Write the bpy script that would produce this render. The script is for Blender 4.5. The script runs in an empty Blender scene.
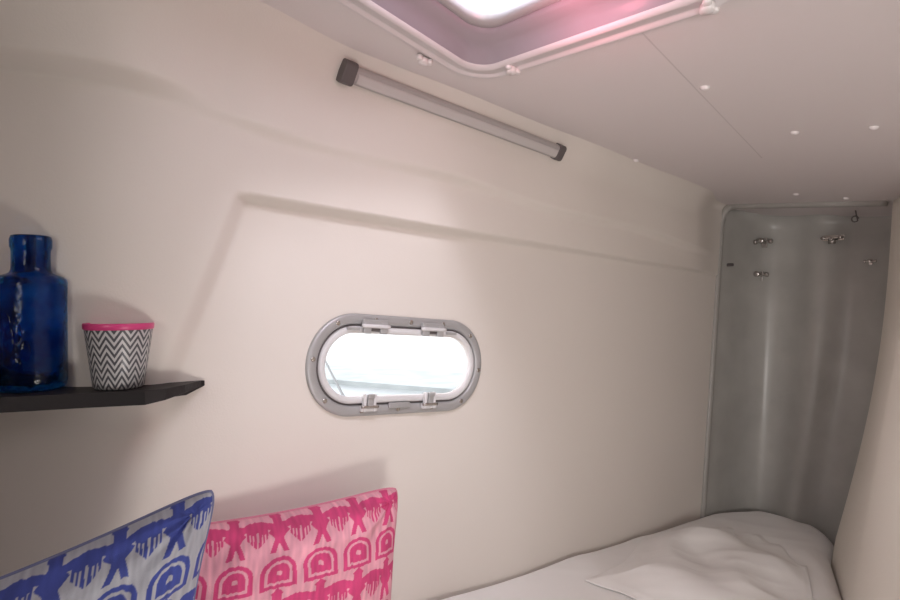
import bpy, bmesh, math, random
import numpy as np
from mathutils import Vector, Matrix, noise
random.seed(4)
EZ=1.30
F=600.0
scene=bpy.context.scene
try:
    scene.view_settings.view_transform='Standard'
except Exception: pass

def W(px,py,t): return Vector((t*(px-450)/F, t, EZ+t*(300-py)/F))
D=Vector((.766,.643,-.075)); E=Vector((.643,-.766,0))
P0=Vector((-.129,1.29,EZ+.469))
# ---------- materials
def mat(name,col,rough=.6,metal=0,bump=0,bscale=40,var=0,vscale=3,trans=0,emit=None,estr=0,coat=0,spec=.5):
    m=bpy.data.materials.new(name); m.use_nodes=True
    nt=m.node_tree; b=nt.nodes['Principled BSDF']
    b.inputs['Base Color'].default_value=(*col,1); b.inputs['Roughness'].default_value=rough
    b.inputs['Metallic'].default_value=metal; b.inputs['Transmission Weight'].default_value=trans
    b.inputs['Coat Weight'].default_value=coat
    b.inputs['Specular IOR Level'].default_value=spec
    tc=nt.nodes.new('ShaderNodeTexCoord')
    if var:
        n=nt.nodes.new('ShaderNodeTexNoise'); n.inputs['Scale'].default_value=vscale; n.inputs['Detail'].default_value=4
        nt.links.new(tc.outputs['Object'],n.inputs['Vector'])
        r=nt.nodes.new('ShaderNodeMapRange'); r.inputs[3].default_value=1-var; r.inputs[4].default_value=1+var
        nt.links.new(n.outputs['Fac'],r.inputs[0])
        mx=nt.nodes.new('ShaderNodeVectorMath'); mx.operation='SCALE'; mx.inputs[0].default_value=col
        nt.links.new(r.outputs[0],mx.inputs['Scale']); nt.links.new(mx.outputs[0],b.inputs['Base Color'])
    if bump:
        n=nt.nodes.new('ShaderNodeTexNoise'); n.inputs['Scale'].default_value=bscale; n.inputs['Detail'].default_value=5
        nt.links.new(tc.outputs['Object'],n.inputs['Vector'])
        bp=nt.nodes.new('ShaderNodeBump'); bp.inputs['Strength'].default_value=bump; bp.inputs['Distance'].default_value=.01
        nt.links.new(n.outputs['Fac'],bp.inputs['Height']); nt.links.new(bp.outputs[0],b.inputs['Normal'])
    return m
def clearglass(name,tint,g=.08):
    m=bpy.data.materials.new(name); m.use_nodes=True; nt=m.node_tree
    nt.nodes.remove(nt.nodes['Principled BSDF']); o=nt.nodes['Material Output']
    t=nt.nodes.new('ShaderNodeBsdfTransparent'); t.inputs[0].default_value=(*tint,1)
    gl=nt.nodes.new('ShaderNodeBsdfGlossy'); gl.inputs['Roughness'].default_value=.05
    mx=nt.nodes.new('ShaderNodeMixShader'); mx.inputs[0].default_value=g
    nt.links.new(t.outputs[0],mx.inputs[1]); nt.links.new(gl.outputs[0],mx.inputs[2]); nt.links.new(mx.outputs[0],o.inputs[0])
    return m
M_wall=mat('wall_vinyl',(.745,.69,.64),.75,bump=.05,bscale=300,var=.035,vscale=2.5)
M_ceil=mat('ceiling_vinyl',(.73,.67,.665),.6,bump=.06,bscale=350,var=.02,vscale=3)
M_alc=mat('gelcoat_grey',(.46,.45,.425),.30,bump=.03,bscale=6,var=.22,vscale=8)
M_right=mat('side_panel_white',(.80,.75,.675),.6,bump=.05,bscale=200,var=.03)
M_bead=mat('trim_white',(.70,.655,.66),.5)
M_fascia=mat('hatch_fascia',(.36,.315,.355),.35,coat=.2)
M_alu=mat('anodised_aluminium',(.44,.435,.44),.42,metal=.35,bump=.03,bscale=200)
M_alu2=mat('sash_grey',(.70,.69,.70),.45,metal=.0)
M_chrome=mat('polished_steel',(.55,.52,.5),.22,metal=1)
M_dark=mat('dark_plastic',(.115,.10,.10),.5)
M_bar=mat('bar_grey',(.42,.39,.385),.45,metal=.15)
M_diff=mat('bar_light_face',(.54,.51,.50),.5)
M_shelf=mat('dark_wood',(.020,.017,.018),.5,bump=.15,bscale=60,var=.3,vscale=12,spec=.3)
M_sheet=mat('white_cotton',(.95,.94,.93),.9,bump=.05,bscale=500)
M_floor=mat('floor_teak',(.30,.20,.12),.5,bump=.1,bscale=20,var=.2)
M_veneer=mat('wood_veneer',(.27,.22,.19),.5,bump=.1,bscale=30,var=.15,vscale=8)
M_glass=clearglass('porthole_glass_clear',(.98,.99,1.0),.05)
M_hglass=clearglass('hatch_glass_clear',(.93,.94,1.0))
M_button=mat('button_white',(.85,.80,.80),.3)
M_seam=mat('seam_grey',(.62,.565,.56),.8)

# ---------- mesh helpers
def mk(name,verts,faces,material,parent=None,smooth=True,props=None):
    me=bpy.data.meshes.new(name); me.from_pydata([tuple(v) for v in verts],[],faces); me.update()
    ob=bpy.data.objects.new(name,me); scene.collection.objects.link(ob)
    if material: me.materials.append(material)
    if smooth:
        for p in me.polygons: p.use_smooth=True
    if parent is not None: ob.parent=parent
    if props:
        for k,v in props.items(): ob[k]=v
    return ob
def fixn(ob):
    bm=bmesh.new(); bm.from_mesh(ob.data); bmesh.ops.recalc_face_normals(bm,faces=bm.faces); bm.to_mesh(ob.data); bm.free()
def bevel(ob,w=.002,seg=2):
    m=ob.modifiers.new('bevel','BEVEL'); m.width=w; m.segments=seg; m.limit_method='ANGLE'; m.angle_limit=.6
    return ob
def empty(name,mtx,**props):
    e=bpy.data.objects.new(name,None); scene.collection.objects.link(e); e.matrix_world=mtx; e.empty_display_size=.02
    for k,v in props.items(): e[k]=v
    return e
def frame(o,a,b,n):
    m=Matrix.Identity(4)
    for i,v in enumerate((a,b,n)):
        for j in range(3): m[j][i]=v[j]
    for j in range(3): m[j][3]=o[j]
    return m
def box_g(c,s):
    x,y,z=c; a,b,h=s[0]/2,s[1]/2,s[2]/2
    v=[(x+i*a,y+j*b,z+k*h) for i in(-1,1) for j in(-1,1) for k in(-1,1)]
    f=[(0,1,3,2),(4,6,7,5),(0,4,5,1),(2,3,7,6),(0,2,6,4),(1,5,7,3)]
    return v,f
def join_g(parts):
    V=[];Fc=[]
    for v,f in parts:
        o=len(V); V+=list(v); Fc+=[tuple(i+o for i in q) for q in f]
    return V,Fc
def cyl_g(c,r,h,axis='z',n=20,prof=None):
    prof=prof or [(0,0),(r*.9,0),(r,h*.12),(r,h*.88),(r*.9,h),(0,h)]
    V=[];Fc=[]
    for (rr,hh) in prof:
        for i in range(n):
            a=2*math.pi*i/n; p=(rr*math.cos(a),rr*math.sin(a),hh)
            if axis=='x': p=(p[2],p[0],p[1])
            if axis=='y': p=(p[1],p[2],p[0])
            V.append((p[0]+c[0],p[1]+c[1],p[2]+c[2]))
    for k in range(len(prof)-1):
        for i in range(n):
            j=(i+1)%n
            Fc.append((k*n+i,k*n+j,(k+1)*n+j,(k+1)*n+i))
    return V,Fc
def clean(ob):
    bm=bmesh.new(); bm.from_mesh(ob.data); bmesh.ops.remove_doubles(bm,verts=bm.verts,dist=1e-5)
    bmesh.ops.recalc_face_normals(bm,faces=bm.faces); bm.to_mesh(ob.data); bm.free()
    for p in ob.data.polygons: p.use_smooth=True
    return ob
def rrect(hw,hh,r,n=14):
    pts=[]
    for cx,cy,a0 in((hw-r,hh-r,0),(-hw+r,hh-r,90),(-hw+r,-hh+r,180),(hw-r,-hh+r,270)):
        for i in range(n+1):
            a=math.radians(a0+90*i/n); pts.append((cx+r*math.cos(a),cy+r*math.sin(a)))
    return pts
def ring_g(hw,hh,r,prof,close=False,n=14,rmin=.004):
    V=[];Fc=[]; m=None
    for ins,h in prof:
        p=rrect(hw-ins,hh-ins,max(r-ins,rmin),n); m=len(p)
        V+=[(x,y,h) for x,y in p]
    K=len(prof)
    for k in range(K if close else K-1):
        for i in range(m):
            j=(i+1)%m; k2=(k+1)%K
            Fc.append((k*m+i,k*m+j,k2*m+j,k2*m+i))
    return V,Fc

def sstep(a,b,x):
    t=min(1,max(0,(x-a)/(b-a))); return t*t*(3-2*t)

# ---------- ceiling plane
slope_e=-.10
def cz(x,y):
    dx,dy=x-P0.x,y-P0.y
    a=dx*.766+dy*.643; b=dx*.643-dy*.766
    return P0.z-.075*a+slope_e*b
def ceil_hit(px,py):
    k=(px-450)/F; m=(300-py)/F
    lo,hi=.2,6
    for _ in range(60):
        t=(lo+hi)/2
        if EZ+m*t<cz(k*t,t): lo=t
        else: hi=t
    return Vector((k*t,t,cz(k*t,t)))
# ---------- hull wall path
def wall_s(px):
    k=(px-450)/F
    return (k*1.29+.129)/(.766-k*.643)
S_B=-.36
left=[]
p=Vector((-.129+.766*S_B,1.29+.643*S_B)); s=S_B; ds=.004
left.append((s,p.x,p.y,50.))
while s>-1.75:
    ang=50+(92-50)*sstep(0,.26,S_B-s)
    p=p-Vector((math.sin(math.radians(ang)),math.cos(math.radians(ang))))*ds; s-=ds
    left.append((s,p.x,p.y,ang))
LS=[l[0] for l in left][::-1]; LX=[l[1] for l in left][::-1]; LY=[l[2] for l in left][::-1]; LA=[l[3] for l in left][::-1]
def path(s):
    if s>=S_B: return Vector((-.129+.766*s,1.29+.643*s)),Vector((.643,-.766))
    x=np.interp(s,LS,LX); y=np.interp(s,LS,LY); a=math.radians(np.interp(s,LS,LA))
    return Vector((x,y)),Vector((math.cos(a),-math.sin(a)))
def s_end(z):
    return 1.35+(z+.77)/(1.11)*.15
def woff(s,z):
    l1=.19-.0532*(s+.316)
    sl=-.316+(z-.19)/(.258)*.096
    wd_=.014-.006*sstep(0,.8,s)
    below=sstep(0.0,wd_,l1-z)
    right=sstep(-.034,.012,s-sl)
    fade=sstep(-.38,.0,z)
    inside=below*right
    endf=1-sstep(1.22,1.46,s)
    o=.030*(1-inside)*fade*(.18+.82*endf)
    l2=.306-.081*(s+.32)+.006*math.sin(s*9)
    o+=.018*sstep(-.012,.012,z-l2)*sstep(-.50,-.28,s)*endf*(.8+.2*math.sin(s*13))
    l3=.39-.16*(s+.75)
    o+=.045*sstep(-.02,.012,z-l3)*(1-sstep(-.52,-.36,s))
    return o
NS,NZ=440,400
ph_s0,ph_s1=wall_s(305),wall_s(480); ph_sc=(ph_s0+ph_s1)/2; ph_hw=(ph_s1-ph_s0)/2; ph_hh=.105
ph_zc=-.142
V=[];Fc=[]
for i in range(NS+1):
    for j in range(NZ+1):
        vz=j/NZ
        s0=-.82
        if vz<.08: z=-1.3+ (vz/.08)*.5
        else: z=-.8+(vz-.08)/.92*(.8+.55)
        s=s0+(s_end(z)-s0)*i/NS
        q,n=path(s)
        ctop=cz(q.x,q.y)-EZ
        if vz>=.08: z=-.8+(vz-.08)/.92*(.8+ctop+.004)
        o=woff(s,z)
        dt=ctop-z
        R=.09+.10*(1-sstep(-.5,-.12,s))
        R*=1-.7*sstep(1.2,1.45,s)
        if dt<R: o+=R-math.sqrt(max(0,R*R-(R-max(dt,0))**2))
        q=q+n*o
        V.append((q.x,q.y,EZ+z))
def inst(s,z,hw,hh):
    x=abs(s-ph_sc); y=abs(z-(ph_zc-.075*(s-ph_sc)))
    if y>hh or x>hw: return False
    cx=hw-hh
    return x<cx or (x-cx)**2+y*y<hh*hh
for i in range(NS):
    for j in range(NZ):
        a=i*(NZ+1)+j
        c=V[a]; s=((c[0]+.129)*.766+(c[1]-1.29)*.643); z=c[2]-EZ
        if s>-.2 and inst(s,z,ph_hw-.022,ph_hh-.022): continue
        Fc.append((a,a+1,a+NZ+2,a+NZ+1))
hull=mk('wall_hull',V,Fc,M_wall,props={'kind':'structure','label':'cream vinyl lined curved hull wall of the cabin'})
hx=path(-.80)[0].x
v,f=box_g((hx-.02,.05,1.0),(.04,2.22,2.0)); mk('wall_bulkhead',v,f,M_veneer,smooth=False,props={'kind':'structure','label':'wood veneered bulkhead at the head of the berth'})
v,f=box_g((.25,-1.02,1.0),(2.6,.04,2.0)); mk('wall_aft',v,f,M_veneer,smooth=False,props={'kind':'structure','label':'wood veneered aft wall of the cabin'})

# ---------- ceiling with hatch hole
C=ceil_hit(475.8,83)
A1=ceil_hit(340,0); B1=ceil_hit(720,5)
u=(A1-C).normalized(); w=(B1-C).normalized(); nc=u.cross(w).normalized()
if nc.z>0: nc=-nc
LH=.60
ctr=C+u*LH/2+w*LH/2
def HP(a,b,h): return ctr+u*a+w*b+nc*h
RC=.095
inner=rrect(LH/2-.012,LH/2-.012,RC-.012,14)
V=[];m=len(inner)
rings=7; big=3.0
for k in range(rings):
    f=(k/(rings-1))**2
    for x,y in inner:
        sc=big/max(abs(x),abs(y))
        V.append(HP(x+(x*sc-x)*f,y+(y*sc-y)*f,0))
Fc=[]
for k in range(rings-1):
    for i in range(m):
        j=(i+1)%m; Fc.append((k*m+i,k*m+j,(k+1)*m+j,(k+1)*m+i))
mk('ceiling',V,Fc,M_ceil,smooth=False,props={'kind':'structure','label':'pale vinyl lined cabin ceiling with an opening for the deck hatch'})
hatch=empty('window_2',Matrix.Translation(ctr),kind='structure',label='rounded deck hatch with white trim bead and grey surround')
def hpart(name,g,material,extra=None):
    V,Fc=g
    ob=mk(name,[HP(*v)-ctr for v in V],Fc,material,hatch); fixn(ob)
    if extra: ob['label']=extra
    return ob
H2=LH/2
RM=.055
hpart('trim_bead',ring_g(H2,H2,RC,[(0,0),(.001,.005),(.004,.007),(.010,.007),(.014,.004),(.016,.002),(.018,.003),(.034,.004),(.037,.007),(.043,.007),(.047,.004),(.049,.001),(.049,-.01)],rmin=RM),M_bead,'white plastic trim bead')
hpart('surround',ring_g(H2,H2,RC,[(.048,.001),(.053,-.004),(.059,-.012),(.067,-.020),(.075,-.023),(.094,-.026),(.102,-.030),(.104,-.045),(.114,-.05)],rmin=RM),M_fascia,'mauve grey recess surround')
hpart('hatch_frame',ring_g(H2,H2,RC,[(.098,-.036),(.102,-.032),(.116,-.032),(.120,-.036),(.120,-.06),(.098,-.06)],True,rmin=RM),M_alu,'aluminium frame around the glazing')
pts=rrect(H2-.112,H2-.112,.055,8)
g=([(x,y,-.050) for x,y in pts]+[(x,y,-.056) for x,y in pts],[tuple(range(len(pts))),tuple(range(len(pts),2*len(pts)))[::-1]]+[(i,(i+1)%len(pts),(i+1)%len(pts)+len(pts),i+len(pts)) for i in range(len(pts))])
ob=hpart('glass',g,M_hglass,'clear acrylic hatch glazing')
for p_ in ob.data.polygons: p_.use_smooth=False
def clip_at(px,py):
    h=ceil_hit(px,py)-ctr
    uu=u.dot(u);ww=w.dot(w);uw=u.dot(w); hu=h.dot(u);hw=h.dot(w); det=uu*ww-uw*uw
    return (hu*ww-hw*uw)/det,(hw*uu-hu*uw)/det
for px,py in((424,57),(512,66),(708,2)):
    a,b=clip_at(px,py)
    g=join_g([cyl_g((a,b,.003),.011,.010,n=18),cyl_g((a+.015,b+.004,.003),.007,.008,n=14),cyl_g((a-.012,b+.007,.003),.007,.008,n=14)])
    hpart('trim_clip',g,M_button,'small white clip on the trim bead')
# ceiling seam
a=ceil_hit(628,18); b=ceil_hit(762,158)
dr=(b-a).normalized(); sd=dr.cross(nc).normalized()
V=[];Fc=[]
for k,pp in enumerate((a,a.lerp(b,.5),b)):
    for o_,h_ in((-.0015,.0001),(0,.0005),(.0015,.0001)):
        V.append(pp+sd*o_+nc*h_)
for k in range(2):
    for j in range(2): Fc.append((k*3+j,k*3+j+1,k*3+j+4,k*3+j+3))
mk('trim_1',V,Fc,M_seam,props={'kind':'structure','label':'thin seam joint in the ceiling lining'})
first=None
for i,(px,py) in enumerate([(705,87),(795,132),(636,160),(874,127),(796,194),(846,198)]):
    c=ceil_hit(px,py)
    V,Fc=cyl_g((0,0,0),.008,.006,n=20,prof=[(0,-.001),(.0085,-.001),(.0085,.0015),(.0065,.004),(.003,.0055),(0,.006)])
    ax=nc.orthogonal().normalized(); bx=nc.cross(ax)
    if first is None:
        first=mk('snap_button',[ax*v[0]+bx*v[1]+nc*v[2] for v in V],Fc,M_button); clean(first); ob=first
    else:
        ob=first.copy(); scene.collection.objects.link(ob)
    ob.location=c; ob['label']='small white domed button on the ceiling lining'; ob['category']='button'; ob['group']='buttons fixing the ceiling lining'

# ---------- alcove
def Lr(z):
    s=s_end(z); q,_=path(s); return Vector((q.x,q.y))
def Rr(z):
    f=(z+.73)/(1.013)
    k=.427+.111*f+.030*math.sin(math.pi*min(1,max(0,f)))
    return Lr(z)+Vector((.643,-.766))*k
dxy=Vector((.766,.643)); exy=Vector((.643,-.766))
kp=[(0,0),(-.006,.006),(-.004,.014),(.008,.03)]
for i in range(1,90):
    f=i/90
    dp=.29*(1-abs(2*f-1)**6)**(1/2.6)
    dp-=.040*math.exp(-((f-.47)/.13)**2)
    kp.append((.008+f*.984,max(.03,dp)))
kp+=[(.992,.03),(1,0)]
NZ2=60
V=[];Fc=[]
for j in range(NZ2+1):
    for f,dp in kp:
        z=-1.3+j/NZ2*(1.3+.42)
        L=Lr(z);R=Rr(z)
        ct=cz(L.x,L.y)-EZ
        top=1-.30*max(0,1-(ct-z)/.07)**2 if z<ct else .70
        q=L+(R-L)*f+dxy*(dp*(1.0+.12*max(0,-z))*top)
        zz=min(EZ+z,cz(q.x,q.y)+.004)
        V.append((q.x,q.y,zz))
m=len(kp)
for j in range(NZ2):
    for i in range(m-1):
        Fc.append((j*m+i,j*m+i+1,(j+1)*m+i+1,(j+1)*m+i))
mk('wall_alcove',V,Fc,M_alc,props={'kind':'structure','label':'glossy grey moulded fibreglass alcove at the foot of the berth'})
def tube(pts,r,n=8):
    V=[];Fc=[]
    for i,p_ in enumerate(pts):
        t=(pts[min(i+1,len(pts)-1)]-pts[max(i-1,0)]).normalized()
        a=t.orthogonal().normalized() if i==0 else (a-t*a.dot(t)).normalized()
        b=t.cross(a)
        for k in range(n):
            an=2*math.pi*k/n; V.append(p_+a*(r*math.cos(an))+b*(r*math.sin(an)))
    for i in range(len(pts)-1):
        for k in range(n):
            Fc.append((i*n+k,i*n+(k+1)%n,(i+1)*n+(k+1)%n,(i+1)*n+k))
    Fc.append(tuple(range(n))[::-1]); Fc.append(tuple((len(pts)-1)*n+k for k in range(n)))
    return V,Fc
pts=[]
for j in range(40):
    z=-1.2+j/39*(1.2+.285); L=Lr(z)
    pts.append(Vector((L.x,L.y,EZ+z))+Vector((dxy.x,dxy.y,0))*.004)
Lt=Lr(.335); Rt_=Rr(.28); c0=pts[-1]
for k in range(1,9):
    th=k/8*math.pi/2
    q=Lt+(exy*.045)*(1-math.cos(th))
    zt=cz(q.x,q.y)-.003
    pts.append(Vector((q.x+dxy.x*.004,q.y+dxy.y*.004,c0.z+(zt-c0.z)*math.sin(th))))
for j in range(3,30):
    f=j/30
    q=Lt+(Rt_-Lt)*f; pts.append(Vector((q.x,q.y,cz(q.x,q.y)-.003)))
M_lip=mat('gelcoat_lip',(.36,.345,.325),.4)
V,Fc=tube(pts,.013,14)
mk('trim_2',V,Fc,M_lip,props={'kind':'structure','label':'rounded grey lip around the alcove opening'})

# ---------- right wall
V=[];Fc=[]
NJ,NI=70,34
for j in range(NJ+1):
    z=-1.3+j/NJ*(1.3+.46)
    R=Rr(z)
    f=(z+.74)/1.04
    xb=.975+.19*f if f>0 else .975
    near=Vector((xb,1.48))
    slope=(R-near)/(R.y-near.y)
    for i in range(NI+1):
        if i==0: q=R+dxy*.06+exy*.012
        elif i==1: q=R+dxy*.012-exy*.001
        elif i==2: q=R-exy*.003
        elif i==3: q=R-dxy*.010-exy*.002
        else:
            t=(i-3)/(NI-3)
            y=R.y-.02-(R.y-(-1.05))*t**1.3
            x=R.x+slope.x*(y-R.y)
            if y<1.3: x=x+ (1.3-y)*slope.x*.8
            q=Vector((x,y))
        V.append((q.x,q.y,min(EZ+z,cz(q.x,q.y)+.004)))
for j in range(NJ):
    for i in range(NI):
        a=j*(NI+1)+i; Fc.append((a,a+1,a+NI+2,a+NI+1))
mk('wall_inboard',V,Fc,M_right,props={'kind':'structure','label':'pale flared inboard side panel of the berth'})
v,f=box_g((0,.6,-.02),(5,5,.04)); mk('floor',v,f,M_floor,smooth=False,props={'kind':'structure','label':'cabin sole beneath the berth'})

# ---------- porthole
ps,_=path(ph_sc); O=Vector((ps.x,ps.y,EZ+ph_zc))
An=D.normalized(); N=E.normalized(); Bn=N.cross(An).normalized()
pm=frame(O,An,Bn,N)
port=empty('window_1',pm,kind='structure',label='oval opening porthole with grey aluminium frame and clear glass')
def ppart(name,g,material,label=None,smooth=True,parent=None,bev=0):
    ob=mk(name,g[0],g[1],material,parent or port,smooth); clean(ob)
    if not smooth:
        for q in ob.data.polygons: q.use_smooth=False
    if bev: bevel(ob,bev)
    if label: ob['label']=label
    return ob
hw,hh=ph_hw,ph_hh
ppart('outer_frame',ring_g(hw,hh,hh-.001,[(-.0,-.001),(0,.005),(.002,.007),(.005,.008),(.018,.008),(.0205,.006),(.022,.002),(.025,-.008),(.022,-.008),(.02,-.002)],True,24),M_alu,'brushed grey aluminium flange')
ppart('gasket',ring_g(hw,hh,hh-.001,[(.0225,.001),(.024,.0035),(.0255,.0035),(.027,.001),(.027,-.008),(.0225,-.008)],True,24),M_dark,'grey gasket')
ppart('sash',ring_g(hw,hh,hh-.001,[(.0255,.002),(.0265,.007),(.029,.009),(.037,.009),(.039,.007),(.040,.002),(.040,-.006),(.0255,-.006)],True,24),M_alu2,'pale inner sash')
pts=rrect(hw-.038,hh-.038,hh-.039,24); k=len(pts)
ppart('glass',([(x,y,-.003) for x,y in pts]+[(x,y,.002) for x,y in pts],[tuple(range(k))[::-1],tuple(range(k,2*k))]+[(i,(i+1)%k,(i+1)%k+k,i+k) for i in range(k)]),M_glass,'clear porthole glazing',smooth=False)
def around(hw,hh,ins,n):
    a=hw-hh; r=hh-ins; per=4*a+2*math.pi*r; out=[]
    for i in range(n):
        d=(i+.5)/n*per
        if d<2*a: out.append((-a+d,r)); continue
        d-=2*a
        if d<math.pi*r: th=math.pi/2-d/r; out.append((a+r*math.cos(th),r*math.sin(th))); continue
        d-=math.pi*r
        if d<2*a: out.append((a-d,-r)); continue
        d-=2*a; th=-math.pi/2-d/r; out.append((-a+r*math.cos(th),r*math.sin(th)))
    return out
for x,y in around(hw,hh,.011,12):
    g=cyl_g((x,y,.0077),.0048,.002,n=14,prof=[(0,0),(.0052,0),(.005,.0014),(.0038,.002),(.0014,.0014),(0,.001)])
    ppart('screw',g,M_chrome,'steel screw head')
for x in(-.085,.068):
    e=empty('hinge',Matrix.Identity(4)); e.parent=port; e['label']='grey double knuckle hinge'
    y=hh-.020
    g=join_g([box_g((x,y+.004,.0125),(.062,.012,.008)),box_g((x-.020,y-.008,.0145),(.018,.024,.008)),box_g((x+.020,y-.008,.0145),(.018,.024,.008))])
    ppart('hinge_leaf',g,M_alu,smooth=False,parent=e,bev=.002)
    ppart('hinge_pin',join_g([cyl_g((x-.034,y-.004,.018),.0042,.068,axis='x',n=14)]),M_alu2,parent=e)
    ppart('hinge_slot',join_g([box_g((x,y-.009,.0125),(.020,.012,.008))]),M_dark,smooth=False,parent=e)
for x in(-.089,.069):
    e=empty('latch',Matrix.Identity(4)); e.parent=port; e['label']='pale grey swing latch with lever'
    y=-hh+.032
    g=join_g([box_g((x-.012,y-.004,.015),(.007,.036,.010)),box_g((x+.012,y-.004,.015),(.007,.036,.010)),box_g((x,y-.016,.013),(.040,.012,.009))])
    ppart('latch_fork',g,M_alu2,smooth=False,parent=e,bev=.002)
    g=join_g([box_g((x,y-.002,.018),(.013,.028,.007)),box_g((x+.000,y+.010,.021),(.016,.009,.008))])
    ppart('latch_lever',g,M_alu,smooth=False,parent=e,bev=.002)
    ppart('latch_pin',cyl_g((x-.020,y-.012,.019),.0035,.040,axis='x',n=12),M_chrome,parent=e)
ppart('strike_plate',box_g((-.010,-hh+.020,.011),(.055,.012,.006)),M_alu,smooth=False,bev=.002)
for x in(-.135,.125):
    ppart('rest_bumper',box_g((x,hh-.031,.010),(.03,.006,.006)),M_alu,smooth=False,bev=.001)

# ---------- light bar
sa,sb=wall_s(336)-.012,wall_s(540)
def barpt(s):
    q,n=path(s); c=cz(q.x,q.y)
    return Vector((q.x,q.y,c-.045))+Vector((n.x,n.y,0))*.060
Pa,Pb=barpt(sa),barpt(sb); Pb.z-=.004; Pa.z+=.004; Lb=(Pb-Pa).length
Ab=(Pb-Pa).normalized(); Nb=(E*.75+Vector((0,0,-.45))).normalized(); Nb=(Nb-Ab*Nb.dot(Ab)).normalized(); Bb=Nb.cross(Ab).normalized()
bar=empty('light_bar',frame(Pa,Ab,Bb,Nb),label='slim grey light bar with dark end caps under the ceiling',category='light fixture')
def prism(sec,x0,x1):
    n=len(sec); V=[(x0,y,z) for y,z in sec]+[(x1,y,z) for y,z in sec]
    Fc=[(i,(i+1)%n,n+(i+1)%n,n+i) for i in range(n)]+[tuple(range(n))[::-1],tuple(range(n,2*n))]
    return V,Fc
sec=rrect(.0175,.016,.010,8)
def bpart(name,g,material,label,bev=0):
    ob=mk(name,g[0],g[1],material,bar,False); fixn(ob); ob['label']=label
    if bev: bevel(ob,bev)
    return ob
bpart('housing',prism(sec,.012,Lb-.008),M_bar,'grey extruded housing')
bpart('light_diffuser',prism([(y*.55-.004,z*.25+.0140) for y,z in sec],.02,Lb-.016),M_diff,'pale lens strip')
capsec=rrect(.0225,.0205,.009,6)
bpart('end_cap',prism(capsec,-.014,.014),M_dark,'dark grey plastic end cap',.003)
bpart('end_cap',prism([(y*.9,z*.9) for y,z in capsec],Lb-.014,Lb+.010),M_dark,'dark grey plastic end cap',.003)
for xx in(.10,Lb-.10):
    bpart('bracket',box_g((xx,.004,-.028),(.03,.02,.026)),M_bar,'small mounting bracket')

# ---------- shelf
ZS=EZ-.138
def onz(px,py):
    t=(.138)*F/(py-300); return Vector((t*(px-450)/F,t))
wall_left=[]
for k in range(14):
    s=wall_s(204)+(-.785-wall_s(204))*k/13
    q,n=path(s); q=q+n*.006; wall_left.append(q)
fr=[onz(0,397.5),onz(90,393),onz(145,390.8),onz(166,388.5),onz(185,384.8)]
dirf=(fr[0]-fr[1]).normalized(); xl=hx+.004
fr=[fr[0]+dirf*((fr[0].x-xl)/abs(dirf.x))]+fr
wall_left[-1].x=xl
poly=wall_left[::-1]+[wall_left[0]+Vector((-.004,-.006))]+fr[::-1]
n=len(poly)
nb_=len(wall_left)
V=[(q.x,q.y,ZS) for q in poly]
for i_,q in enumerate(poly):
    th_=.022
    if i_ in (nb_-1,nb_): th_=.010
    if i_==nb_+1: th_=.013
    if i_==nb_+2: th_=.018
    V.append((q.x,q.y,ZS-th_))
Fc=[tuple(range(n)),tuple(range(n,2*n))[::-1]]+[(i,(i+1)%n,n+(i+1)%n,n+i) for i in range(n)]
she=mk('wall_shelf',V,Fc,M_shelf,None,False,props={'label':'dark stained wooden shelf with a tapered end','category':'shelf'}); fixn(she); bevel(she,.0015)

# ---------- bottle
M_blue=bpy.data.materials.new('cobalt_glass'); M_blue.use_nodes=True
nt=M_blue.node_tree; b=nt.nodes['Principled BSDF']
b.inputs['Roughness'].default_value=.16; b.inputs['Transmission Weight'].default_value=1.0; b.inputs['IOR'].default_value=1.30
tc=nt.nodes.new('ShaderNodeTexCoord'); nz=nt.nodes.new('ShaderNodeTexNoise'); nz.inputs['Scale'].default_value=36; nz.inputs['Detail'].default_value=2
bp=nt.nodes.new('ShaderNodeBump'); bp.inputs['Strength'].default_value=.5; bp.inputs['Distance'].default_value=.006
nt.links.new(tc.outputs['Object'],nz.inputs['Vector']); nt.links.new(nz.outputs['Fac'],bp.inputs['Height']); nt.links.new(bp.outputs[0],b.inputs['Normal'])
n2_=nt.nodes.new('ShaderNodeTexNoise'); n2_.inputs['Scale'].default_value=22; n2_.inputs['Detail'].default_value=3
cr_=nt.nodes.new('ShaderNodeValToRGB'); cr_.color_ramp.elements[0].position=.40; cr_.color_ramp.elements[0].color=(.008,.13,.44,1); cr_.color_ramp.elements[1].position=.66; cr_.color_ramp.elements[1].color=(.03,.33,.80,1)
nt.links.new(tc.outputs['Object'],n2_.inputs['Vector']); nt.links.new(n2_.outputs['Fac'],cr_.inputs[0]); nt.links.new(cr_.outputs[0],b.inputs['Base Color'])
tb=.925
bx=W(31,0,tb).x
hb=lambda py,t=tb: (EZ+t*(300-py)/F)-ZS
r=.0485
H=hb(236)
prof=[(0,.0),(r*.80,.0),(r*.95,.004),(r,.014),(r*1.0,H*.30),(r*.99,H*.55),(r*1.0,H*.66),(r*1.0,H*.695),(r*.97,H*.715),(r*.88,H*.733),(r*.70,H*.746),(r*.58,H*.757),(r*.54,H*.775),(r*.53,H*.81),(r*.53,H*.89),(r*.54,H*.91),(r*.57,H*.925),(r*.575,H*.97),(r*.54,H*.995),(r*.48,H),(r*.45,H*.985),(r*.44,H*.80),(r*.5,H*.755),(r*.86,H*.70),(r*.93,H*.66),(r*.93,.3*H),(r*.90,.012),(0,.009)]
bt=empty('glass_bottle',Matrix.Translation((bx,tb,ZS+.0005)),label='cobalt blue embossed glass bottle standing on the dark shelf',category='bottle')
V,Fc=cyl_g((0,0,0),1,1,n=48,prof=prof)
ob=mk('bottle_body',V,Fc,M_blue,bt); clean(ob)
rel=[]
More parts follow.
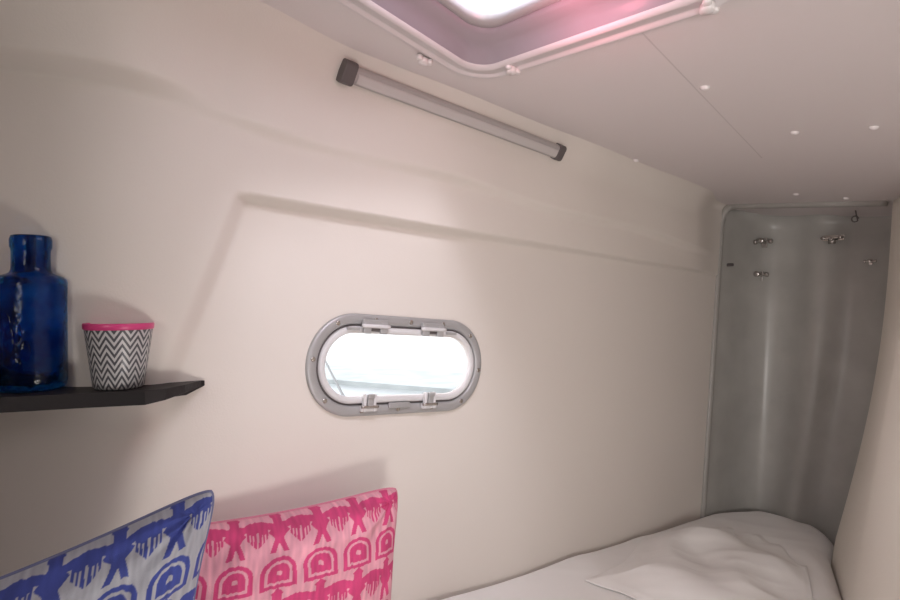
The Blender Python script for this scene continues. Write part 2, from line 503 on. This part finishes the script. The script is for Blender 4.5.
for i,(az,zz,rw,rh) in enumerate([(-100,.36,.016,.018),(-90,.24,.012,.03),(-76,.29,.008,.022),(-108,.16,.010,.016),(-85,.11,.016,.012),(-64,.18,.009,.02)]):
    a=math.radians(az); c=Vector((math.cos(a)*r*.985,math.sin(a)*r*.985,H*zz+.02)); tx=Vector((-math.sin(a),math.cos(a),0)); nx=Vector((math.cos(a),math.sin(a),0))
    VV=[];FF=[]
    nu,nv=14,5
    for k in range(nv+1):
        ph=k/nv*math.pi/2
        for j in range(nu):
            th=2*math.pi*j/nu
            VV.append(c+tx*(rw*.8*math.cos(ph)*math.cos(th))+Vector((0,0,1))*(rh*.8*math.cos(ph)*math.sin(th))+nx*(.0018*math.sin(ph)-.0005))
    for k in range(nv):
        for j in range(nu):
            FF.append((k*nu+j,k*nu+(j+1)%nu,(k+1)*nu+(j+1)%nu,(k+1)*nu+j))
    rel.append((VV,FF))
g=join_g(rel); ob=mk('embossed_relief',g[0],g[1],M_blue,bt); clean(ob)

# ---------- cup
tcu=.945
cx=W(119,0,tcu).x; Hc=hb(323,tcu)
Rt=31/F*tcu; Rb=23/F*tcu
M_pink=mat('pink_glaze',(.66,.06,.22),.3)
M_chev=bpy.data.materials.new('chevron_print'); M_chev.use_nodes=True
nt=M_chev.node_tree; b=nt.nodes['Principled BSDF']; b.inputs['Roughness'].default_value=.35
tc=nt.nodes.new('ShaderNodeTexCoord'); sp=nt.nodes.new('ShaderNodeSeparateXYZ'); nt.links.new(tc.outputs['Object'],sp.inputs[0])
def mth(op,a,b_=None,c_=None):
    n=nt.nodes.new('ShaderNodeMath'); n.operation=op
    for i,v in enumerate((a,b_,c_)):
        if v is None: continue
        if isinstance(v,(int,float)): n.inputs[i].default_value=v
        else: nt.links.new(v,n.inputs[i])
    return n.outputs[0]
ang=mth('ARCTAN2',sp.outputs['Y'],sp.outputs['X'])
au=mth('MULTIPLY',ang,13/(2*math.pi))
tri=mth('PINGPONG',au,.5)
zz=mth('MULTIPLY',sp.outputs['Z'],1/Hc*8.5)
sm=mth('ADD',zz,mth('MULTIPLY',tri,2.8))
fr_=mth('FRACT',sm)
gt=mth('GREATER_THAN',fr_,.5)
mx=nt.nodes.new('ShaderNodeMixRGB'); mx.inputs[1].default_value=(.52,.51,.51,1); mx.inputs[2].default_value=(.075,.075,.085,1)
nt.links.new(gt,mx.inputs[0]); nt.links.new(mx.outputs[0],b.inputs['Base Color'])
cup=empty('tumbler_cup',Matrix.Translation((cx,tcu,ZS+.0005)),label='small black and white zigzag cup with pink rim',category='cup')
V,Fc=cyl_g((0,0,0),1,1,n=56,prof=[(0,0),(Rb*.9,0),(Rb,.003),(Rb+(Rt-Rb)*.5,Hc*.5),(Rt*.985,Hc*.905)])
ob=mk('cup_body',V,Fc,M_chev,cup); clean(ob)
V,Fc=cyl_g((0,0,0),1,1,n=56,prof=[(Rt*.985,Hc*.90),(Rt*1.02,Hc*.91),(Rt*1.03,Hc*.985),(Rt*1.0,Hc),(Rt*.95,Hc*.985),(Rb*.92+(Rt-Rb)*.5,Hc*.5),(Rb*.85,.006),(0,.005)])
ob=mk('cup_lining',V,Fc,M_pink,cup); clean(ob); ob['label']='hot pink rim and inside of the cup'

# ---------- mattress
Lb0=Vector((.896,2.15))
def zb(a): return EZ-.772-.0732*max(a,-1.25)
def mat_pt(a,v):
    if a<=0: b0,b1=0.006,.415-a*.42
    else:
        k=math.sqrt(max(0,1-(a/.285)**2)); b0=.205-.199*k; b1=.205+.21*k
    if a<=0: b1=min(b1,1.15)
    q=Lb0+dxy*a
    if q.y<1.04+.0: b0=min(b0,(q.y-1.015)/.766)
    return Lb0+dxy*a+exy*(b0+(b1-b0)*v),b0,b1
def ridge(x,y,sx,sy,ph,wd):
    t=max(0,1-abs(noise.noise(Vector((x*sx,y*sy,ph))))*wd)
    return t*t*(3-2*t)
def wr(x,y):
    al=(x*.766+y*.643); ac=(x*.643-y*.766)
    h=.012*noise.noise(Vector((x*3.1,y*3.1,1.3)))
    h+=.008*ridge(al+ac*.7,ac-al*.3,3.6,2.0,4.2,2.5)
    h+=.001*ridge(al-ac*.9,ac,8,5,7.2,2.5)
    return h
av=list(np.linspace(-2.05,-1.2,30))+list(np.linspace(-1.19,0,170))+[.285*math.sin(t) for t in np.linspace(.02,math.pi/2*.985,40)]
NV=150
V=[];Fc=[]
for a in av:
    for j in range(NV+1):
        v=j/NV
        q,b0,b1=mat_pt(a,v)
        if q.x<hx+.01: q.x=hx+.01
        d0=v*(b1-b0); d1=(1-v)*(b1-b0); d2=.285-a
        ed=min(d0*2.5,d1,max(0,d2))
        Rr_=.05
        drop=Rr_-math.sqrt(max(0,Rr_**2-(Rr_-min(ed,Rr_))**2))
        if d0<min(d1,d2) : drop*=.45
        V.append((q.x,q.y,zb(a)+wr(q.x,q.y)*min(1,ed/.06)-drop*.9))
m=NV+1
for i in range(len(av)-1):
    for j in range(NV): Fc.append((i*m+j,i*m+j+1,(i+1)*m+j+1,(i+1)*m+j))
bd=[i*m for i in range(len(av))]+[(len(av)-1)*m+j for j in range(1,m)]+[i*m+NV for i in range(len(av)-2,-1,-1)]+[j for j in range(NV-1,0,-1)]
base=len(V)
for k in bd:
    x,y,z=V[k]; V.append((x,y,EZ-1.02))
nb=len(bd)
for k in range(nb): Fc.append((bd[k],bd[(k+1)%nb],base+(k+1)%nb,base+k))
Fc.append(tuple(range(base,base+nb)))
mt=mk('mattress',V,Fc,M_sheet,props={'label':'berth mattress with rounded foot end in white fitted sheet','category':'mattress'}); fixn(mt)
V2=[]
for k in range(0,nb,6):
    x,y,z=V[bd[k]]; V2.append((x,y,EZ-1.021))
n2=len(V2); V2+= [(x,y,.0) for x,y,z in V2]
pl=mk('berth_platform',V2,[tuple(range(n2)),tuple(range(n2,2*n2))[::-1]]+[(i,(i+1)%n2,n2+(i+1)%n2,n2+i) for i in range(n2)],M_right,smooth=False,props={'label':'white moulded berth base carrying the mattress','category':'bed base'}); fixn(pl)
# loose rumpled sheet
V=[];Fc=[];n_=170
for i in range(n_+1):
    for j in range(n_+1):
        uu,vv=i/n_,j/n_
        a=-.85+(.80-.12*vv-.04*math.sin(vv*7+.5)+.02*math.sin(vv*19))*uu
        b=.10+.05*math.sin(uu*6+1)*(1-vv)+(.33+(.02-a)*.40-.10)*vv
        q=Lb0+dxy*a+exy*b
        ed=min(uu,1-uu,vv,1-vv)
        al=a; ac=b
        f1=ridge(al*1.0+ac*.9,ac-al*.2,4.0,2.0,2.2,2.2)
        f2=ridge(al-ac*.6,ac+al*.3,8,4,5.2,2.5)
        h=.004+wr(q.x,q.y)*min(1,min(b-.0,.2)/.06)
        h+=(.032*f1+.002*f2+.012*noise.noise(Vector((al*5,ac*5,3))))*sstep(0,.24,ed)+.004*sstep(0,.04,ed)
        V.append((q.x,q.y,zb(a)+h))
m=n_+1
for i in range(n_):
    for j in range(n_): Fc.append((i*m+j,i*m+j+1,(i+1)*m+j+1,(i+1)*m+j))
sh_=mk('bed_sheet',V,Fc,M_sheet,props={'label':'loose crumpled white cotton sheet lying on the mattress','category':'sheet'})
sm_=sh_.modifiers.new('solid','SOLIDIFY'); sm_.thickness=.002; sm_.offset=1

# ---------- pillows
def pattern(U,Vv,ncol,ch):
    cell=1/ncol
    uu=(U/cell)%1.0; x=np.abs(uu-.5)*2
    P=ch*1.75
    t=(Vv/P)%1.0
    top=t>.43
    v=np.where(top,(t-.43)/.57,t/.43)
    f=np.zeros_like(U,bool)
    f|=(x/.30+np.abs(v-.88)/.13)<1                     # crown
    f|=(x<.22)&(v>.34)&(v<.88)
    f|=(x/.52+np.abs(v-.52)/.28)<1                     # body
    wy=.68+.07*np.cos(x*3.14)*-1*.6
    f|=(np.abs(v-wy)<.085)                             # linked wings
    f|=(x>.54)&(v<wy)&(v>.40-.24*(x-.54)/.46)           # drooping wing tips
    f&=~((np.abs(x-.66)<.028)&(v<.52))
    f&=~((np.abs(x-.80)<.028)&(v<.50))
    f&=~((x>.955)&(v<.55))
    f|=(np.abs(x-(.06+.72*(.38-v)))<.13)&(v<.40)&(v>.03)   # splayed tail
    # rounded arch row
    yy=v-.45
    ho=np.where(yy>0,np.sqrt((x*.95)**2+(yy*1.75)**2),np.maximum(x*.95,np.abs(yy)*1.75))
    g=(ho<.80)&~((ho<.60)&(ho>.47))
    g&=~(ho<.12)
    return np.where(top,f,g).astype(float)
def pillow(name,TR,Ud,Vd,wd,ht,th,cols,label,ncol,ch,phase,voff=0):
    Nn=Vd.cross(Ud).normalized()
    if Nn.y>0: Nn=-Nn
    ctr=TR+Ud*wd/2+Vd*ht/2
    X=-Ud; Y=-Vd
    n=340
    V=[];Fc=[]
    g=np.linspace(-1,1,n+1)
    UU=[];VV=[]
    def xy(a,b):
        k=1-.06*(abs(a)*abs(b))**7
        return a*wd/2*(1-.07*(1-b*b)*abs(a)**3)*k, b*ht/2*(1-.07*(1-a*a)*abs(b)**3)*k
    for side in(1,-1):
        for i in range(n+1):
            for j in range(n+1):
                a,b=g[i],g[j]
                x,y=xy(a,b)
                e=(1-abs(a)**2.4)*(1-abs(b)**2.4)
                h=th/2*max(0,e)**.48
                wrk=.010*noise.noise(Vector((a*2.1+phase,b*2.1,side)))+.008*noise.noise(Vector((a*5+phase,b*5,side)))
                rad=math.sin(math.atan2(b-.85,a-.85)*10+phase)*.005*max(0,1-math.hypot(a-.85,b-.85)/.6)
                h=(h+(wrk+rad)*min(1,e*3))*side
                V.append(ctr+X*x+Y*y+Nn*h)
                UU.append((a+1)/2);VV.append((b+1)/2)
    m=n+1
    for s_ in(0,1):
        o=s_*m*m
        for i in range(n):
            for j in range(n):
                q=(o+i*m+j,o+(i+1)*m+j,o+(i+1)*m+j+1,o+i*m+j+1)
                Fc.append(q if s_==0 else q[::-1])
    me=bpy.data.meshes.new(name); me.from_pydata([tuple(v) for v in V],[],Fc); me.update()
    nz1=np.array([noise.noise(Vector((UU[k]*70,VV[k]*12,phase))) for k in range(len(UU))])
    nz2=np.array([noise.noise(Vector((UU[k]*9,VV[k]*9,phase+3))) for k in range(len(UU))])
    pat=pattern(np.array(UU)+phase*.01+nz2*.004,np.array(VV)+voff+nz1*.006,ncol,ch)
    at=me.color_attributes.new('print','FLOAT_COLOR','POINT')
    c0=np.array(cols[0]);c1=np.array(cols[1])
    f=np.clip(pat,0,1)[:,None]
    col=c0*(1-f)+c1*f
    col=col*(1+.25*nz1[:,None]+.18*nz2[:,None])
    buf=np.ones((len(UU),4)); buf[:,:3]=np.clip(col,0,1)
    at.data.foreach_set('color',buf.astype(np.float32).ravel())
    bm=bmesh.new(); bm.from_mesh(me); bmesh.ops.remove_doubles(bm,verts=bm.verts,dist=2e-5); bmesh.ops.recalc_face_normals(bm,faces=bm.faces); bm.to_mesh(me); bm.free()
    for q in me.polygons: q.use_smooth=True
    M=bpy.data.materials.new(name+'_fabric'); M.use_nodes=True; nt=M.node_tree; b=nt.nodes['Principled BSDF']; b.inputs['Roughness'].default_value=.85
    an=nt.nodes.new('ShaderNodeAttribute'); an.attribute_name='print'; nt.links.new(an.outputs['Color'],b.inputs['Base Color'])
    tcn=nt.nodes.new('ShaderNodeTexCoord'); nn_=nt.nodes.new('ShaderNodeTexNoise'); nn_.inputs['Scale'].default_value=500
    bpn=nt.nodes.new('ShaderNodeBump'); bpn.inputs['Strength'].default_value=.2; bpn.inputs['Distance'].default_value=.004
    nt.links.new(tcn.outputs['Object'],nn_.inputs['Vector']); nt.links.new(nn_.outputs['Fac'],bpn.inputs['Height']); nt.links.new(bpn.outputs[0],b.inputs['Normal'])
    root=empty('throw_pillow',Matrix.Translation(ctr),label=label,category='pillow')
    ob=bpy.data.objects.new('pillow_cover',me); scene.collection.objects.link(ob); me.materials.append(M)
    me.transform(Matrix.Translation(-ctr)); ob.parent=root
    pts=[]
    for a,b in [(t,1) for t in np.linspace(-1,1,50)]+[(1,t) for t in np.linspace(1,-1,50)[1:]]+[(t,-1) for t in np.linspace(1,-1,50)[1:]]+[(-1,t) for t in np.linspace(-1,1,50)[1:]]:
        x,y=xy(a,b); pts.append(X*x+Y*y)
    Vt,Ft=tube(pts,.0028,8)
    Mp=mat(name+'_seam',tuple(cols[2]),.85)
    mk('piping',Vt,Ft,Mp,root)
    return root
P_=.215*1.75
TR=W(401,483,1.16)
Ud=Vector((-.85,-.50,-.02)).normalized(); Vd=Vector((-.035,-.24,-.93)).normalized()
pillow('pink_pillow',TR,Ud,Vd,.41,.320,.165,[(.68,.31,.38),(.56,.05,.17),(.62,.22,.30)],'hot pink ikat print cushion leaning on the hull wall',6,.215,1.0,3*P_-1.02)
TR=W(221,481,.84)
Ud=Vector((-.78,-.52,-.24)).normalized(); Vd=Vector((-.075,-.20,-.95)).normalized()
pillow('blue_pillow',TR,Ud,Vd,.42,.310,.15,[(.32,.325,.36),(.035,.052,.24),(.14,.15,.26)],'navy and grey ikat print cushion beside the pink cushion',6,.215,5.0,3*P_-1.02)

# ---------- alcove fittings
def alc(px,py,depth):
    k_=(px-450)/F
    L=Lr(0)+dxy*depth
    kk=(k_*L.y-L.x)/(exy.x-k_*exy.y)
    q=L+exy*kk
    return Vector((q.x,q.y,EZ+q.y*(300-py)/F))
nb3=Vector((-dxy.x,-dxy.y,0))
def fitting(name,px,py,dep,kind,label,sc=1.0):
    c=alc(px,py,dep); ax=Vector((exy.x,exy.y,0)); up=Vector((0,0,1))
    e=empty(name,frame(c,ax,up,nb3),label=label,category='coat hook' if 'hook' in name else 'latch')
    if kind==0:
        g1=join_g([box_g((0,0,.003),(.018,.034,.006))]); g2=join_g([cyl_g((0,.006,.004),.005,.03,n=12),cyl_g((0,.006,.030),.010,.010,n=14),cyl_g((-.026,.004,.016),.0045,.052,axis='x',n=12),cyl_g((-.031,.004,.016),.009,.010,axis='x',n=12),cyl_g((.021,.004,.016),.009,.010,axis='x',n=12)])
    else:
        g1=join_g([box_g((0,0,.003),(.062,.018,.006))]); g2=join_g([cyl_g((-.024,0,.004),.006,.022,n=12),cyl_g((.024,0,.004),.006,.022,n=12),cyl_g((0,-.006,.004),.006,.028,n=12),cyl_g((-.032,0,.018),.005,.064,axis='x',n=12),box_g((0,-.012,.018),(.02,.016,.010))])
    g1=([tuple(c_*sc for c_ in v) for v in g1[0]],g1[1]); g2=([tuple(c_*sc for c_ in v) for v in g2[0]],g2[1])
    o1=mk('mounting_plate',g1[0],g1[1],M_chrome,e,False); fixn(o1); bevel(o1,.001)
    o2=mk('hook_arm' if 'hook' in name else 'latch_bar',g2[0],g2[1],M_chrome,e); clean(o2)
fitting('coat_hook',765,243,.268,0,'small chrome double knob hook on the grey alcove wall',1.1)
fitting('coat_hook',761,276,.268,0,'small chrome double knob hook on the grey alcove wall',1.1)
fitting('door_latch',834,238,.248,1,'chrome twin post latch on the grey alcove wall',1.1)
fitting('coat_hook',871,262,.275,0,'small chrome double knob hook on the grey alcove wall',.6)
c=W(728,265,2.27)
e=empty('door_bolt',frame(c,Vector((exy.x,exy.y,0)),Vector((0,0,1)),nb3),label='short dark bolt at the alcove lip',category='bolt')
g=join_g([cyl_g((-.014,0,0),.006,.034,axis='x',n=12),cyl_g((-.018,0,0),.010,.008,axis='x',n=12)]); o=mk('bolt_pin',g[0],g[1],M_dark,e); clean(o)
c=W(855,219,2.05)
e=empty('ring_hook',frame(c,Vector((exy.x,exy.y,0)),Vector((0,0,1)),nb3),label='tiny steel eye hook under the alcove top',category='hook')
pts=[Vector((.010*math.cos(t),.010*math.sin(t),0)) for t in np.linspace(0,2*math.pi*.9,20)]
g=tube(pts[:20]+[Vector((.004,.014,0)),Vector((0,.040,0))],.0022,8); o=mk('hook_eye',g[0],g[1],M_dark,e)

# ---------- outside: sea, pontoon, mooring line
M_sea=mat('sea_water',(.24,.255,.26),.6,bump=.3,bscale=2,spec=.1,var=.15,vscale=1.2)
v,f=box_g((0,60,-.8),(200,110,.04)); mk('sea',v,f,M_sea,smooth=False,props={'label':'bright hazy sea surface beyond the porthole','category':'sea','kind':'stuff'})
M_pon=mat('pontoon_deck',(.205,.225,.23),.8,bump=.8,bscale=2,var=.5,vscale=3,spec=.1)
M_pon2=mat('pontoon_float',(.42,.45,.47),.7)
Z0=EZ-1.10
pe=empty('pontoon',Matrix.Translation((-1.0,8.6,Z0)),label='pale grey green floating pontoon on the hazy water',category='pontoon')
pe.rotation_euler=(0,0,math.radians(-28))
v,f=box_g((0,0,0),(4.6,1.5,.06)); mk('deck',v,f,M_pon,pe,False)
v,f=box_g((0,0,-.26),(4.4,1.3,.46)); mk('float_block',v,f,M_pon2,pe,False)
M_rope=mat('rope',(.15,.16,.17),.8)
a=W(322,352,4.2); b=W(352,402,3.2); b=b+(b-a)*1.2; a=a+(a-b)*.1
V,Fc=tube([a.lerp(b,t)+Vector((0,0,-.05*math.sin(t*math.pi))) for t in np.linspace(0,1,14)],.008,8)
mk('mooring_line',V,Fc,M_rope,props={'label':'thin grey mooring line running down to the water','category':'rope'})

# ---------- lights
wd=bpy.data.worlds.new('World'); scene.world=wd; wd.use_nodes=True
bg=wd.node_tree.nodes['Background']; bg.inputs[0].default_value=(1,.99,.99,1); bg.inputs[1].default_value=4.8
def area(name,loc,target,size,power,col):
    l=bpy.data.lights.new(name,'AREA'); l.energy=power; l.size=size; l.color=col
    o=bpy.data.objects.new(name,l); scene.collection.objects.link(o); o.location=loc
    o.rotation_euler=(Vector(target)-Vector(loc)).to_track_quat('-Z','Y').to_euler(); return o
area('side_fill_light',(-.66,-.15,1.42),(1.2,.75,1.30),.4,3.0,(1,.965,.93))  # added fill from the left for hull and alcove; no lamp fitted there
area('low_cabin_light',(.10,.40,EZ-.50),(-.4,1.05,1.30),.12,2.1,(1,.95,.91))
area('hatch_daylight',(.24,.26,ctr.z+.62),(.35,1.0,1.45),.20,11,(1,.96,.935))
sl_=bpy.data.lights.new('fill_spot','SPOT'); sl_.energy=56; sl_.spot_size=math.radians(80); sl_.spot_blend=1.0; sl_.shadow_soft_size=.18; sl_.color=(1,.965,.93)  # added unseen spot behind the camera, brightens the right side of the cabin
so=bpy.data.objects.new('fill_spot',sl_); scene.collection.objects.link(so); so.location=(.20,-.75,1.15)
so.rotation_euler=(Vector((1.05,1.6,1.42))-so.location).to_track_quat('-Z','Y').to_euler()
pl_=bpy.data.lights.new('hatch_flare_fill','POINT'); pl_.energy=.6; pl_.color=(1,.26,.36); pl_.shadow_soft_size=.03  # added pink point light imitating lens flare around the hatch
po=bpy.data.objects.new('hatch_flare_fill',pl_); scene.collection.objects.link(po); po.location=ceil_hit(556,6)+nc*.05

cam=bpy.data.cameras.new('Camera'); cam.lens=24; cam.sensor_width=36; cam.clip_start=.02; cam.clip_end=300
co=bpy.data.objects.new('Camera',cam); scene.collection.objects.link(co); co.location=(0,0,EZ); co.rotation_euler=(math.pi/2,0,0)
scene.camera=co
